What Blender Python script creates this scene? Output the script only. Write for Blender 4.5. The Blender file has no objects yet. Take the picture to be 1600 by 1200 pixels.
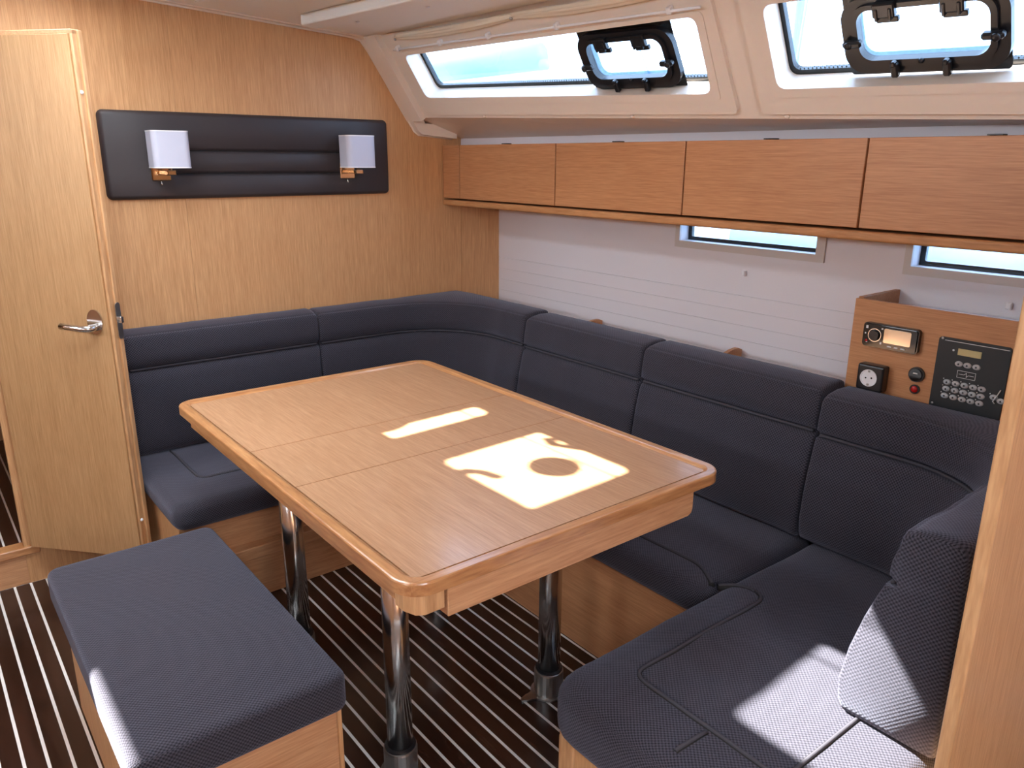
import bpy, bmesh, math, random
from mathutils import Vector, Matrix, noise
random.seed(7)
sc = bpy.context.scene
COL = sc.collection

# ------------------------------------------------------------------ camera
H = 1.55
F = 1211.03
YAW, PITCH, ROLL = math.radians(38.602), math.radians(16.179), math.radians(0.3177)
fwd = Vector((math.sin(YAW)*math.cos(PITCH), math.cos(YAW)*math.cos(PITCH), -math.sin(PITCH)))
rt0 = Vector((math.cos(YAW), -math.sin(YAW), 0))
up0 = rt0.cross(fwd)
right = math.cos(ROLL)*rt0 + math.sin(ROLL)*up0
up = -math.sin(ROLL)*rt0 + math.cos(ROLL)*up0
cam = bpy.data.cameras.new('camera'); cam.sensor_width = 36; cam.lens = F/1600*36; cam.clip_start = .02
cam_o = bpy.data.objects.new('camera', cam); COL.objects.link(cam_o)
cam_o.matrix_world = Matrix(((right.x, up.x, -fwd.x, 0), (right.y, up.y, -fwd.y, 0), (right.z, up.z, -fwd.z, H), (0, 0, 0, 1)))
sc.camera = cam_o
def ray(px, py): return right*((px-800)/F) - up*((py-600)/F) + fwd
def onx(px, py, x): d = ray(px, py); return d*(x/d.x) + Vector((0, 0, H))
def ony(px, py, y): d = ray(px, py); return d*(y/d.y) + Vector((0, 0, H))
def onz(px, py, z): d = ray(px, py); return d*((z-H)/d.z) + Vector((0, 0, H))

# ------------------------------------------------------------------ world, sun, exposure
SUN_DIR = Vector((.55, -.79, -1.0)).normalized()
SUN_STRENGTH = 30.0
SKY_STRENGTH = 18.0
EXPOSURE = 1.0
w = bpy.data.worlds.new('sky'); sc.world = w; w.use_nodes = True
nt = w.node_tree; nt.nodes.clear()
wo = nt.nodes.new('ShaderNodeOutputWorld'); bg = nt.nodes.new('ShaderNodeBackground')
bg.inputs['Color'].default_value = (.84, .91, 1.0, 1); bg.inputs['Strength'].default_value = SKY_STRENGTH
nt.links.new(bg.outputs[0], wo.inputs[0])
sun = bpy.data.lights.new('sun', 'SUN'); sun.energy = SUN_STRENGTH; sun.angle = math.radians(.6); sun.color = (1, .97, .91)
sun_o = bpy.data.objects.new('sun', sun); COL.objects.link(sun_o); sun_o.location = (-2, 5, 6)
sun_o.rotation_euler = SUN_DIR.to_track_quat('-Z', 'Y').to_euler()
def portal(center, normal_in, sx, sy, upv=(0, 0, 1)):
    l = bpy.data.lights.new('daylight_portal', 'AREA'); l.shape = 'RECTANGLE'; l.size = sx; l.size_y = sy
    l.cycles.is_portal = True
    o = bpy.data.objects.new('daylight_portal', l); COL.objects.link(o)
    z = -Vector(normal_in).normalized(); y = Vector(upv); x = y.cross(z).normalized(); y = z.cross(x)
    o.matrix_world = Matrix(((x.x, y.x, z.x, center[0]), (x.y, y.y, z.y, center[1]), (x.z, y.z, z.z, center[2]), (0, 0, 0, 1)))
vs = sc.view_settings
vs.view_transform = 'Standard'; vs.look = 'None'; vs.gamma = 1; vs.use_curve_mapping = False; vs.exposure = EXPOSURE
sc.cycles.use_denoising = True
sc.cycles.max_bounces = 10; sc.cycles.diffuse_bounces = 6; sc.cycles.glossy_bounces = 4
sc.cycles.transparent_max_bounces = 12; sc.cycles.caustics_reflective = False; sc.cycles.caustics_refractive = False
sc.cycles.sample_clamp_indirect = 6

# ------------------------------------------------------------------ materials
def newmat(name):
    m = bpy.data.materials.new(name); m.use_nodes = True
    return m, m.node_tree.nodes, m.node_tree.links, m.node_tree.nodes['Principled BSDF']
def plain(name, col, rough=.5, metal=0, spec=.5, bump=0, bscale=200, coat=0, emit=0):
    m, N, L, b = newmat(name)
    b.inputs['Base Color'].default_value = (*col, 1); b.inputs['Roughness'].default_value = rough
    b.inputs['Metallic'].default_value = metal; b.inputs['Specular IOR Level'].default_value = spec
    b.inputs['Coat Weight'].default_value = coat; b.inputs['Coat Roughness'].default_value = .15
    t = N.new('ShaderNodeTexCoord'); n = N.new('ShaderNodeTexNoise'); n.inputs['Scale'].default_value = bscale
    L.new(t.outputs['Object'], n.inputs['Vector'])
    mx = N.new('ShaderNodeMix'); mx.data_type = 'RGBA'; mx.blend_type = 'MULTIPLY'; mx.inputs[0].default_value = .06
    mx.inputs[6].default_value = (*col, 1); L.new(n.outputs['Color'], mx.inputs[7]); L.new(mx.outputs[2], b.inputs['Base Color'])
    if bump:
        bp = N.new('ShaderNodeBump'); bp.inputs['Strength'].default_value = bump; bp.inputs['Distance'].default_value = .002
        L.new(n.outputs['Fac'], bp.inputs['Height']); L.new(bp.outputs[0], b.inputs['Normal'])
    if emit:
        b.inputs['Emission Color'].default_value = (*col, 1); b.inputs['Emission Strength'].default_value = emit
    return m
def wood(name, axis, c_dark, c_light, rough=.4, fine=150, long=1.6, coat=0, contrast=.8, figure=.30):
    m, N, L, b = newmat(name)
    t = N.new('ShaderNodeTexCoord'); oi = N.new('ShaderNodeObjectInfo')
    ad = N.new('ShaderNodeVectorMath'); ad.operation = 'ADD'
    ml = N.new('ShaderNodeVectorMath'); ml.operation = 'SCALE'; ml.inputs['Scale'].default_value = 3.7
    cb = N.new('ShaderNodeCombineXYZ')
    for k in range(3): L.new(oi.outputs['Random'], cb.inputs[k])
    L.new(cb.outputs[0], ml.inputs[0]); L.new(t.outputs['Object'], ad.inputs[0]); L.new(ml.outputs[0], ad.inputs[1])
    def nz(sf, sl, det, dist=0):
        mp = N.new('ShaderNodeMapping'); s = [sf, sf, sf]; s[axis] = sl; mp.inputs['Scale'].default_value = s
        n = N.new('ShaderNodeTexNoise'); n.inputs['Scale'].default_value = 1; n.inputs['Detail'].default_value = det
        n.inputs['Roughness'].default_value = .6; n.inputs['Distortion'].default_value = dist
        L.new(ad.outputs[0], mp.inputs['Vector']); L.new(mp.outputs[0], n.inputs['Vector']); return n
    n1 = nz(fine, long*2.2, 4); n2 = nz(fine*.16, long*.5, 3, .6); n3 = nz(fine*2.6, long*8, 2)
    a = N.new('ShaderNodeMath'); a.operation = 'MULTIPLY_ADD'; a.inputs[1].default_value = figure; L.new(n2.outputs['Fac'], a.inputs[0])
    a2 = N.new('ShaderNodeMath'); a2.operation = 'MULTIPLY_ADD'; a2.inputs[1].default_value = .65; L.new(n1.outputs['Fac'], a2.inputs[0]); L.new(a.outputs[0], a2.inputs[2])
    L.new(n3.outputs['Fac'], a.inputs[2])
    cr = N.new('ShaderNodeValToRGB'); e = cr.color_ramp.elements
    mid = .5*(1+figure+.65); sp = .24/contrast
    e[0].position = max(0, (mid-sp)/2); e[1].position = min(1, (mid+sp)/2)
    e[0].color = (*c_dark, 1); e[1].color = (*c_light, 1)
    hv = N.new('ShaderNodeMath'); hv.operation = 'MULTIPLY'; hv.inputs[1].default_value = .5; L.new(a2.outputs[0], hv.inputs[0])
    L.new(hv.outputs[0], cr.inputs['Fac']); L.new(cr.outputs['Color'], b.inputs['Base Color'])
    b.inputs['Roughness'].default_value = rough; b.inputs['Coat Weight'].default_value = coat; b.inputs['Coat Roughness'].default_value = .12
    bp = N.new('ShaderNodeBump'); bp.inputs['Strength'].default_value = .08; bp.inputs['Distance'].default_value = .001
    L.new(n3.outputs['Fac'], bp.inputs['Height']); L.new(bp.outputs[0], b.inputs['Normal'])
    return m
def fabric(name, c_dark, c_light, pitch=.0047):
    m, N, L, b = newmat(name)
    t = N.new('ShaderNodeTexCoord'); sp = N.new('ShaderNodeSeparateXYZ'); L.new(t.outputs['UV'], sp.inputs[0])
    def sn(out, k, sh=0):
        q = N.new('ShaderNodeMath'); q.operation = 'MULTIPLY'; q.inputs[1].default_value = 2*math.pi*k; L.new(out, q.inputs[0])
        s = N.new('ShaderNodeMath'); s.operation = 'SINE'; L.new(q.outputs[0], s.inputs[0]); return s
    u = sn(sp.outputs[0], .5/pitch); v = sn(sp.outputs[1], .5/pitch)
    p = N.new('ShaderNodeMath'); p.operation = 'MULTIPLY'; L.new(u.outputs[0], p.inputs[0]); L.new(v.outputs[0], p.inputs[1])
    mr = N.new('ShaderNodeMapRange'); mr.inputs[1].default_value = -1; mr.inputs[2].default_value = 1; L.new(p.outputs[0], mr.inputs[0])
    no = N.new('ShaderNodeTexNoise'); no.inputs['Scale'].default_value = 420; L.new(t.outputs['Object'], no.inputs['Vector'])
    a = N.new('ShaderNodeMath'); a.operation = 'MULTIPLY_ADD'; a.inputs[1].default_value = .55; L.new(no.outputs['Fac'], a.inputs[0])
    h = N.new('ShaderNodeMath'); h.operation = 'MULTIPLY'; h.inputs[1].default_value = .72; L.new(mr.outputs[0], h.inputs[0]); L.new(h.outputs[0], a.inputs[2])
    cr = N.new('ShaderNodeValToRGB'); e = cr.color_ramp.elements; e[0].position = .30; e[1].position = .95
    e[0].color = (*c_dark, 1); e[1].color = (*c_light, 1)
    L.new(a.outputs[0], cr.inputs['Fac']); L.new(cr.outputs['Color'], b.inputs['Base Color'])
    b.inputs['Roughness'].default_value = .9; b.inputs['Specular IOR Level'].default_value = .25
    b.inputs['Sheen Weight'].default_value = .25; b.inputs['Sheen Roughness'].default_value = .5
    b.inputs['Sheen Tint'].default_value = (.75, .78, 1, 1)
    bp = N.new('ShaderNodeBump'); bp.inputs['Strength'].default_value = .6; bp.inputs['Distance'].default_value = .0015
    L.new(a.outputs[0], bp.inputs['Height']); L.new(bp.outputs[0], b.inputs['Normal'])
    return m
def glass(name, tint=(.9, .97, 1)):
    m, N, L, b = newmat(name); N.remove(b)
    tr = N.new('ShaderNodeBsdfTransparent'); tr.inputs[0].default_value = (*tint, 1)
    gl = N.new('ShaderNodeBsdfGlossy'); gl.inputs['Roughness'].default_value = .02
    lw_ = N.new('ShaderNodeLayerWeight'); lw_.inputs['Blend'].default_value = .5
    pw = N.new('ShaderNodeMath'); pw.operation = 'POWER'; pw.inputs[1].default_value = 5; L.new(lw_.outputs['Facing'], pw.inputs[0])
    fr = N.new('ShaderNodeMath'); fr.operation = 'MULTIPLY_ADD'; fr.inputs[1].default_value = .9; fr.inputs[2].default_value = .035; L.new(pw.outputs[0], fr.inputs[0])
    mx = N.new('ShaderNodeMixShader'); L.new(fr.outputs[0], mx.inputs[0]); L.new(tr.outputs[0], mx.inputs[1]); L.new(gl.outputs[0], mx.inputs[2])
    L.new(mx.outputs[0], N['Material Output'].inputs[0]); return m
OAK_D, OAK_L = (.47, .232, .092), (.69, .392, .187)
M = dict(
    bulk=wood('oak_veneer_vertical', 2, OAK_D, OAK_L, .55),
    door=wood('oak_door_veneer', 2, (.36, .185, .072), (.53, .31, .145), .5),
    lock=wood('oak_veneer_horizontal', 1, (.40, .170, .070), (.57, .280, .130), .42, fine=120),
    tabletop=wood('oak_table_veneer', 1, (.38, .190, .092), (.55, .312, .172), .34, fine=115, coat=.25),
    solid_y=wood('solid_oak_lengthwise', 1, (.36, .145, .052), (.60, .305, .125), .3, fine=45, coat=.35, figure=.6),
    solid_x=wood('solid_oak_crosswise', 0, (.36, .145, .052), (.60, .305, .125), .3, fine=45, coat=.35, figure=.6),
    rail=wood('oak_rail', 1, (.38, .16, .058), (.58, .295, .125), .55, fine=45, figure=.6),
    solid_z=wood('solid_oak_upright', 2, (.44, .22, .092), (.68, .40, .20), .4, fine=45, figure=.6),
    panel_x=wood('oak_veneer_crosswise', 0, (.44, .205, .09), (.64, .35, .18), .42, fine=80),
    floor=wood('wenge_floor', 1, (.014, .0055, .0035), (.048, .019, .012), .26, fine=40, coat=.2, figure=.8),
    strip=plain('holly_inlay', (.86, .84, .81), .4),
    fabric=fabric('charcoal_weave', (.005, .0045, .007), (.068, .062, .081)),
    fabric_pipe=plain('charcoal_piping', (.050, .046, .058), .8, bump=.3, bscale=900),
    leather=plain('dark_leatherette', (.034, .027, .030), .5, bump=.15, bscale=700),
    groove=plain('dark_groove', (.008, .007, .007), .8),
    gel=plain('cream_gelcoat', (.82, .71, .61), .35, bump=.02, bscale=60),
    ceil=plain('headliner_white', (.90, .89, .86), .6, bump=.1, bscale=400),
    hull=plain('white_hull_lining', (.80, .78, .83), .5, bump=.05, bscale=300),
    wtrim=plain('grey_white_trim', (.66, .62, .60), .4),
    white=plain('white_plastic', (.85, .85, .88), .4),
    shade=plain('white_lamp_shade', (.57, .585, .70), .8, bump=.1, bscale=900),
    black=plain('black_plastic', (.010, .011, .014), .3),
    blackm=plain('matt_black_plate', (.012, .015, .018), .5),
    gloss=plain('black_gloss', (.004, .004, .005), .06),
    chrome=plain('polished_steel', (.70, .68, .66), .19, metal=1),
    steel=plain('brushed_steel', (.45, .44, .43), .32, metal=1),
    tinted_chrome=plain('wood_reflection_chrome', (.80, .62, .42), .14, metal=1),  # lamp bracket chrome, with the reflected wood put into its base colour
    grey=plain('grey_button', (.45, .46, .48), .35),
    lcd=plain('lcd_yellow', (.55, .46, .22), .3),
    screen=plain('mirror_screen', (.55, .45, .34), .12, metal=1),
    red=plain('red_lens', (.45, .01, .01), .25),
    print_=plain('white_print', (.75, .75, .75), .5),
    curtain=plain('cream_curtain', (.82, .71, .56), .85, bump=.2, bscale=300),
    glass=glass('smoked_window_glass', (.34, .40, .47)), hatchglass=glass('hatch_glass', (.96, .97, .97)),
    frit=plain('window_black_border', (.006, .008, .010), .25),
    water=plain('harbour_water', (.25, .38, .45), .15, bump=.4, bscale=3),
    boat=plain('pale_blue_boat', (.30, .52, .80), .4), alu=plain('aluminium_mast', (.35, .55, .75), .4),
)

# ------------------------------------------------------------------ mesh helpers
def mk(name, bm, mat, parent=None, smooth=False, uv=False, kind=None):
    bmesh.ops.recalc_face_normals(bm, faces=bm.faces)
    if uv and not bm.loops.layers.uv:
        ul = bm.loops.layers.uv.new('UVMap')
        for f in bm.faces:
            n = f.normal; ax = max(range(3), key=lambda k: abs(n[k]))
            for l in f.loops:
                c = l.vert.co
                l[ul].uv = ((c.x, c.y) if ax == 2 else (c.x, c.z) if ax == 1 else (c.y, c.z))
    me = bpy.data.meshes.new(name); bm.to_mesh(me); bm.free()
    if smooth:
        for p in me.polygons: p.use_smooth = True
    me.materials.append(M[mat] if isinstance(mat, str) else mat)
    o = bpy.data.objects.new(name, me); COL.objects.link(o)
    if parent is not None:
        o.parent = parent; o.matrix_parent_inverse = parent.matrix_basis.inverted()
        if parent.parent is not None:
            o.matrix_parent_inverse = (parent.parent.matrix_basis @ parent.matrix_parent_inverse @ parent.matrix_basis).inverted()
    if kind: o['kind'] = kind
    return o
def tag(o, label, cat, group=None):
    o['label'] = label; o['category'] = cat
    if group: o['group'] = group
    return o
def thing(name, loc, label, cat, group=None):
    o = bpy.data.objects.new(name, None); COL.objects.link(o); o.location = loc; o.empty_display_size = .05
    return tag(o, label, cat, group)
def copy_tree(o, parent=None, delta=None):
    c = o.copy(); COL.objects.link(c)
    if parent is not None: c.parent = parent
    if delta is not None: c.location = o.location + Vector(delta)
    for ch in o.children: copy_tree(ch, c)
    return c
def bm_box(x0, x1, y0, y1, z0, z1, bev=.0015, seg=1, bm=None):
    b = bmesh.new()
    bmesh.ops.create_cube(b, size=1)
    bmesh.ops.scale(b, vec=(abs(x1-x0), abs(y1-y0), abs(z1-z0)), verts=b.verts)
    bmesh.ops.translate(b, vec=((x0+x1)/2, (y0+y1)/2, (z0+z1)/2), verts=b.verts)
    if bev: bmesh.ops.bevel(b, geom=b.edges[:], offset=bev, segments=seg, profile=.5, affect='EDGES')
    if bm is not None: merge(bm, b); return bm
    return b
def merge(dst, src):
    me = bpy.data.meshes.new('tmp'); src.to_mesh(me); src.free(); dst.from_mesh(me); bpy.data.meshes.remove(me)
def bm_plate(outer, holes, w0, w1, Mx=None):
    bm = bmesh.new(); eds = []
    for loop in [outer]+list(holes):
        vs_ = [bm.verts.new((p[0], p[1], w0)) for p in loop]
        for i in range(len(vs_)): eds.append(bm.edges.new((vs_[i], vs_[(i+1) % len(vs_)])))
    bmesh.ops.triangle_fill(bm, use_beauty=True, use_dissolve=False, edges=eds)
    if w1 != w0:
        r = bmesh.ops.extrude_face_region(bm, geom=bm.faces[:])
        bmesh.ops.translate(bm, vec=(0, 0, w1-w0), verts=[g for g in r['geom'] if isinstance(g, bmesh.types.BMVert)])
    if Mx is not None: bmesh.ops.transform(bm, matrix=Mx, verts=bm.verts)
    bmesh.ops.recalc_face_normals(bm, faces=bm.faces)
    return bm
def rrect(u0, u1, v0, v1, r=0, n=5):
    if r <= 0: return [(u0, v0), (u1, v0), (u1, v1), (u0, v1)]
    out = []
    for cx, cy, a in ((u1-r, v0+r, -90), (u1-r, v1-r, 0), (u0+r, v1-r, 90), (u0+r, v0+r, 180)):
        for k in range(n+1):
            t = math.radians(a+90*k/n); out.append((cx+r*math.cos(t), cy+r*math.sin(t)))
    return out
def rpoly(pts, r, n=5):
    out = []; m = len(pts)
    for i in range(m):
        p = Vector(pts[i]); a = (Vector(pts[i-1])-p).normalized(); c = (Vector(pts[(i+1) % m])-p).normalized()
        for k in range(n+1):
            t = k/n; q = (p+a*r)*(1-t)**2+p*2*t*(1-t)+(p+c*r)*t*t; out.append((q.x, q.y))
    return out
def grow(pts, l, r_, b, t):
    # quad given as bl, br, tr, tl: move its sides outwards
    (a, b0), (c, d), (e, f), (g, h) = pts
    return [(a-l, b0-b), (c+r_, d-b), (e+r_, f+t), (g-l, h+t)]
def ellipse(cx, cy, a, b, n=24): return [(cx+a*math.cos(2*math.pi*k/n), cy+b*math.sin(2*math.pi*k/n)) for k in range(n)]
def frame(o, u, v, wv):
    return Matrix(((u[0], v[0], wv[0], o[0]), (u[1], v[1], wv[1], o[1]), (u[2], v[2], wv[2], o[2]), (0, 0, 0, 1)))
def bm_tube(pts, r, n=10, closed=False, bm=None):
    b = bm or bmesh.new(); pts = [Vector(p) for p in pts]; rings = []; N_ = len(pts); ref = None
    for i, p in enumerate(pts):
        a = pts[i-1] if (i > 0 or closed) else p; c = pts[(i+1) % N_] if (i < N_-1 or closed) else p
        t = (c-a).normalized()
        if ref is None: ref = Vector((0, 0, 1)) if abs(t.z) < .9 else Vector((1, 0, 0))
        x = ref.cross(t).normalized(); y = t.cross(x).normalized()
        rr = r(i/(N_-1)) if callable(r) else r
        rings.append([b.verts.new(p+x*rr*math.cos(2*math.pi*k/n)+y*rr*math.sin(2*math.pi*k/n)) for k in range(n)])
    for i in range(N_ if closed else N_-1):
        A, B = rings[i], rings[(i+1) % N_]
        for k in range(n): b.faces.new((A[k], A[(k+1) % n], B[(k+1) % n], B[k]))
    if not closed: b.faces.new(rings[0][::-1]); b.faces.new(rings[-1])
    return b
def bm_lathe(prof, cx, cy, n=28, bm=None):
    b = bm or bmesh.new(); rings = []
    for r, z in prof: rings.append([b.verts.new((cx+r*math.cos(2*math.pi*k/n), cy+r*math.sin(2*math.pi*k/n), z)) for k in range(n)])
    for A, B in zip(rings, rings[1:]):
        for k in range(n): b.faces.new((A[k], A[(k+1) % n], B[(k+1) % n], B[k]))
    b.faces.new(rings[0][::-1]); b.faces.new(rings[-1]); return b
def bm_dome(c, r, axis, h, n=14, seg=4):
    """small button: domed disc at c, bulging along axis"""
    a = Vector(axis).normalized(); ref = Vector((0, 0, 1)) if abs(a.z) < .9 else Vector((1, 0, 0))
    x = ref.cross(a).normalized(); y = a.cross(x); b = bmesh.new(); rings = []; c = Vector(c)
    rx, ry = (r if isinstance(r, tuple) else (r, r))
    for k in range(seg+1):
        t = k/seg*math.pi/2*.93
        rings.append([b.verts.new(c+a*h*math.sin(t)+x*rx*math.cos(t)*math.cos(2*math.pi*j/n)+y*ry*math.cos(t)*math.sin(2*math.pi*j/n)) for j in range(n)])
    for A, B in zip(rings, rings[1:]):
        for j in range(n): b.faces.new((A[j], A[(j+1) % n], B[(j+1) % n], B[j]))
    b.faces.new(rings[0][::-1]); b.faces.new(rings[-1]); return b

# ================================================================== STRUCTURE
BY = 3.17       # forward bulkhead
HX = 2.44       # hull lining
BASE_X = 1.57
# ---- floor: planks and inlay strips
floor = mk('floor', bm_box(-1.78, 2.46, -1.6, 3.2, -.08, -.012, 0), 'floor', kind='structure')
SP, X0 = .0523, .1004
k = -36
pl_me = None
x = X0+k*SP
while x < BASE_X+.05:
    b = bm_box(-(SP-.008)/2, (SP-.008)/2, -1.55, 3.169, -.012, 0, .0006) if pl_me is None else None
    if b is not None:
        po = mk('plank', b, 'floor', floor); pl_me = po.data
        so = mk('inlay_strip', bm_box(-.004, .004, -1.55, 3.169, -.012, -.0003, 0), 'strip', floor); st_me = so.data
    else:
        po = bpy.data.objects.new('plank', pl_me); so = bpy.data.objects.new('inlay_strip', st_me)
        COL.objects.link(po); COL.objects.link(so); po.parent = floor; so.parent = floor
    po.location = (x+SP/2, 0, 0); so.location = (x, 0, 0)
    x += SP
# ---- forward bulkhead with doorway
DX0, DX1, DZ0, DZ1 = -.32, .205, .15, 1.94
Mxz = frame((0, BY, 0), (1, 0, 0), (0, 0, 1), (0, -1, 0))   # local (u=x, v=z, w towards the cabin)
bulk = mk('wall_forward', bm_plate([(-1.78, 0), (2.46, 0), (2.46, 1.66), (2.03, 1.70), (1.995, 1.745), (1.72, 2.14), (-1.78, 2.14)], [rrect(DX0, DX1, DZ0, DZ1, 0)], -.03, -.012, Mxz), 'bulk', kind='structure')
for pp in ([(-1.78, 0), (DX0-.003, 0), (DX0-.003, 2.13), (-1.78, 2.13)], [(2.2075, 0), (2.455, 0), (2.455, 1.655), (2.2075, 1.675)],
           [(.9234, 0), (2.206, 0), (2.206, 1.675), (2.03, 1.695), (1.99, 1.745), (1.722, 2.13), (.9234, 2.13)]):
    mk('panel', bm_plate(pp, [], 0, -.012, Mxz), 'bulk', bulk)
mk('panel', bm_plate([(DX0, DZ1), (DX1, DZ1), (DX1, 0), (.9227, 0), (.9227, 2.13), (DX0, 2.13)], [], 0, -.012, Mxz), 'bulk', bulk)
mk('panel', bm_box(DX0, DX1, BY, BY+.012, 0, DZ0-.002, .001), 'panel_x', bulk)
mk('trim_3', bm_box(DX0-.02, DX1+.05, BY-.012, BY+.05, .118, .152, .005, 2), 'solid_x', kind='structure')
# ---- the fore cabin seen through the doorway
fc = mk('wall_fore_cabin', bm_box(-1.2, .9, 4.6, 4.63, .1, 2.1, 0), 'bulk', kind='structure')
mk('side_panel', bm_box(.30, .33, BY+.04, 4.6, .1, 2.1, .001), 'bulk', fc)
mk('side_panel', bm_box(-.9, -.87, BY+.04, 4.6, .1, 2.1, .001), 'bulk', fc)
mk('ceiling_panel', bm_box(-.9, .9, BY+.04, 4.6, 2.1, 2.13, 0), 'ceil', fc)
ff = mk('floor_fore_cabin', bm_box(-.87, .30, BY+.035, 4.6, .05, .135, 0), 'floor', kind='structure')
for i in range(14):
    mk('inlay_strip', bm_box(.25-i*.0523, .257-i*.0523, BY+.05, 4.59, .134, .1365, 0), 'strip', ff)

# ---- ceiling, two cambered halves meeting at the centre line, with hatch openings
CX1, CZ1, CZ0 = 1.76, 2.036, 2.135
cu = Vector((CX1, 0, CZ1-CZ0)); cl = cu.length; cu.normalize()
cw = Vector((0, 1, 0)).cross(cu)*-1
if cw.z > 0: cw = -cw
Mc = frame((0, 0, CZ0), cu, (0, 1, 0), cw)           # u outboard, v forward, w down into the cabin
HATCH = {'fore': (.27, .655, 2.835, 2.945), 'mid': (.283, .660, 2.25, 2.64), 'aft': (.262, .672, 1.696, 2.105)}
ceil = mk('ceiling', bm_plate([(0, -1.6), (2.02, -1.6), (1.79, BY+.02), (0, BY+.02)], [rrect(a, b_, c, d, .03) for a, b_, c, d in HATCH.values()], -.03, 0, Mc), 'ceil', kind='structure')
cup = Vector((-CX1, 0, CZ1-CZ0)).normalized()
Mcp = frame((0, 0, CZ0), -cup, (0, 1, 0), Vector((0, 0, -1)))
PH = (-.785, -.705, 2.62, 3.06)
mk('ceiling_port', bm_plate(rrect(-cl, 0, -1.6, BY+.02), [rrect(PH[0], PH[1], PH[2], PH[3], .02), rrect(-.55, -.10, -1.2, -.5, .03)], -.03, 0, Mcp), 'ceil', kind='structure')
# ---- port side and aft end of the saloon (behind the photographer)
Myz = frame((-1.76, 0, 0), (0, 1, 0), (0, 0, 1), (-1, 0, 0))
mk('wall_port', bm_plate(rrect(-1.6, BY+.02, 0, 2.06), [rrect(.2, 1.0, 1.74, 1.94, .03), rrect(1.9, 2.9, 1.74, 1.94, .03)], 0, .03, Myz), 'lock', kind='structure')
Mxa = frame((0, -1.6, 0), (1, 0, 0), (0, 0, 1), (0, -1, 0))
mk('wall_aft', bm_plate(rrect(-1.78, 2.46, 0, 2.14), [rrect(-.30, .30, 1.62, 2.05, .05)], 0, .03, Mxa), 'lock', kind='structure')
portal((0, -1.63, 1.835), (0, 1, 0), .6, .43)
portal((-1.80, .6, 1.84), (1, 0, 0), .8, .20); portal((-1.80, 2.4, 1.84), (1, 0, 0), 1.0, .20)
for a, b_, c, d in HATCH.values(): portal(((a+b_)/2, (c+d)/2, 2.15), (0, 0, -1), b_-a, d-c, (0, 1, 0))
portal((-.325, -.85, 2.16), (0, 0, -1), .45, .7, (0, 1, 0))

# ---- coachroof side: sloping face with two long windows
A = Vector((1.95, 3.05, 1.723)); B = Vector((2.10, .742, 1.644))
su = (B-A).normalized(); sv0 = Vector((-.263, 0, .383)).normalized()
sw = su.cross(sv0).normalized()
if sw.x > 0: sw = -sw                                # into the cabin
sv = sw.cross(su).normalized()
if sv.z < 0: sv = -sv
Ms = frame(A, su, sv, sw)
Msi = Ms.inverted()
def onslope(px, py, off=0):
    d = ray(px, py); o = Vector((0, 0, H)); t = ((A+sw*off-o).dot(sw))/d.dot(sw); return Msi @ (o+d*t)
def P(px, py, off=0): q = onslope(px, py, off); return q.x, q.y
V1B = .088; V1T = .276
W1 = [(.096, .105), (1.505, .093), (1.515, .327), (.090, .294)]; W2 = [(1.721, .102), (2.62, .107), (2.62, .345), (1.724, .338)]
VT = .40
slope = mk('wall_starboard_upper', bm_plate(rrect(-.14, 4.7, -.0, VT+.12), [rpoly(W1, .03), rpoly(W2, .03)], -.055, 0, Ms), 'gel', kind='structure')
# raised panel around each window and a thinner raised lip at the opening
mk('window_panel', bm_plate(rrect(.02, 1.575, .022, VT-.012, .02), [rpoly(W1, .03)], 0, .014, Ms), 'gel', slope)
mk('window_panel', bm_plate(rrect(1.655, 3.1, .022, VT-.012, .02), [rpoly(W2, .03)], 0, .014, Ms), 'gel', slope)
mk('window_lip', bm_plate(rpoly(grow(W1, .024, .026, .026, .014), .02), [rpoly(W1, .03)], .0145, .018, Ms), 'gel', slope)
mk('window_lip', bm_plate(rpoly(grow(W2, .024, .026, .026, .014), .02), [rpoly(W2, .03)], .0145, .018, Ms), 'gel', slope)
mk('corner_fillet', bm_plate([(-.13, .0), (-.01, .0), (-.025, VT-.005), (-.13, VT-.005)], [], 0, .03, Ms), 'gel', slope)
# soffit and fascia strip under the slope
def at(u, v, off=0): return Ms @ Vector((u, v, off))
bm = bmesh.new()
prev = None
for i in range(9):
    u = -.14+i*(4.84/8)
    a = at(u, 0, 0); y = a.y
    outer = Vector((2.215+.035*(3.17-y), y, 1.642))
    fas = Vector((outer.x+.002, y, 1.52))
    back = Vector((a.x+.02, y, a.z+.05))
    row = [bm.verts.new(p) for p in (a, outer, Vector((2.52, y, 1.652)))]
    if prev:
        bm.faces.new((prev[0], row[0], row[1], prev[1])); bm.faces.new((prev[1], row[1], row[2], prev[2]))
    prev = row
mk('soffit', bm, 'gel', slope)
bm = bmesh.new(); prev = None
for i in range(9):
    u = -.14+i*(4.84/8); y = at(u, 0).y; xo = 2.215+.035*(3.17-y)
    row = [bm.verts.new((xo-.004, y, 1.642)), bm.verts.new((xo-.004, y, 1.50)), bm.verts.new((xo+.03, y, 1.50)), bm.verts.new((xo+.03, y, 1.642))]
    if prev:
        for j in range(4): bm.faces.new((prev[j], row[j], row[(j+1) % 4], prev[(j+1) % 4]))
    prev = row
mk('wall_strip', bm, 'hull', slope)
for px, py in ((757, 181), (988, 181), (1230, 181)):
    q = onslope(px, py); mk('screw_cap', bm_dome(at(q.x, q.y, .0), .009, sw, .008), 'gel', slope)
portal(at(.8, .18, -.09), sw, 1.42, .19, sv); portal(at(2.2, .2, -.09), sw, .9, .2, sv)

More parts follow.
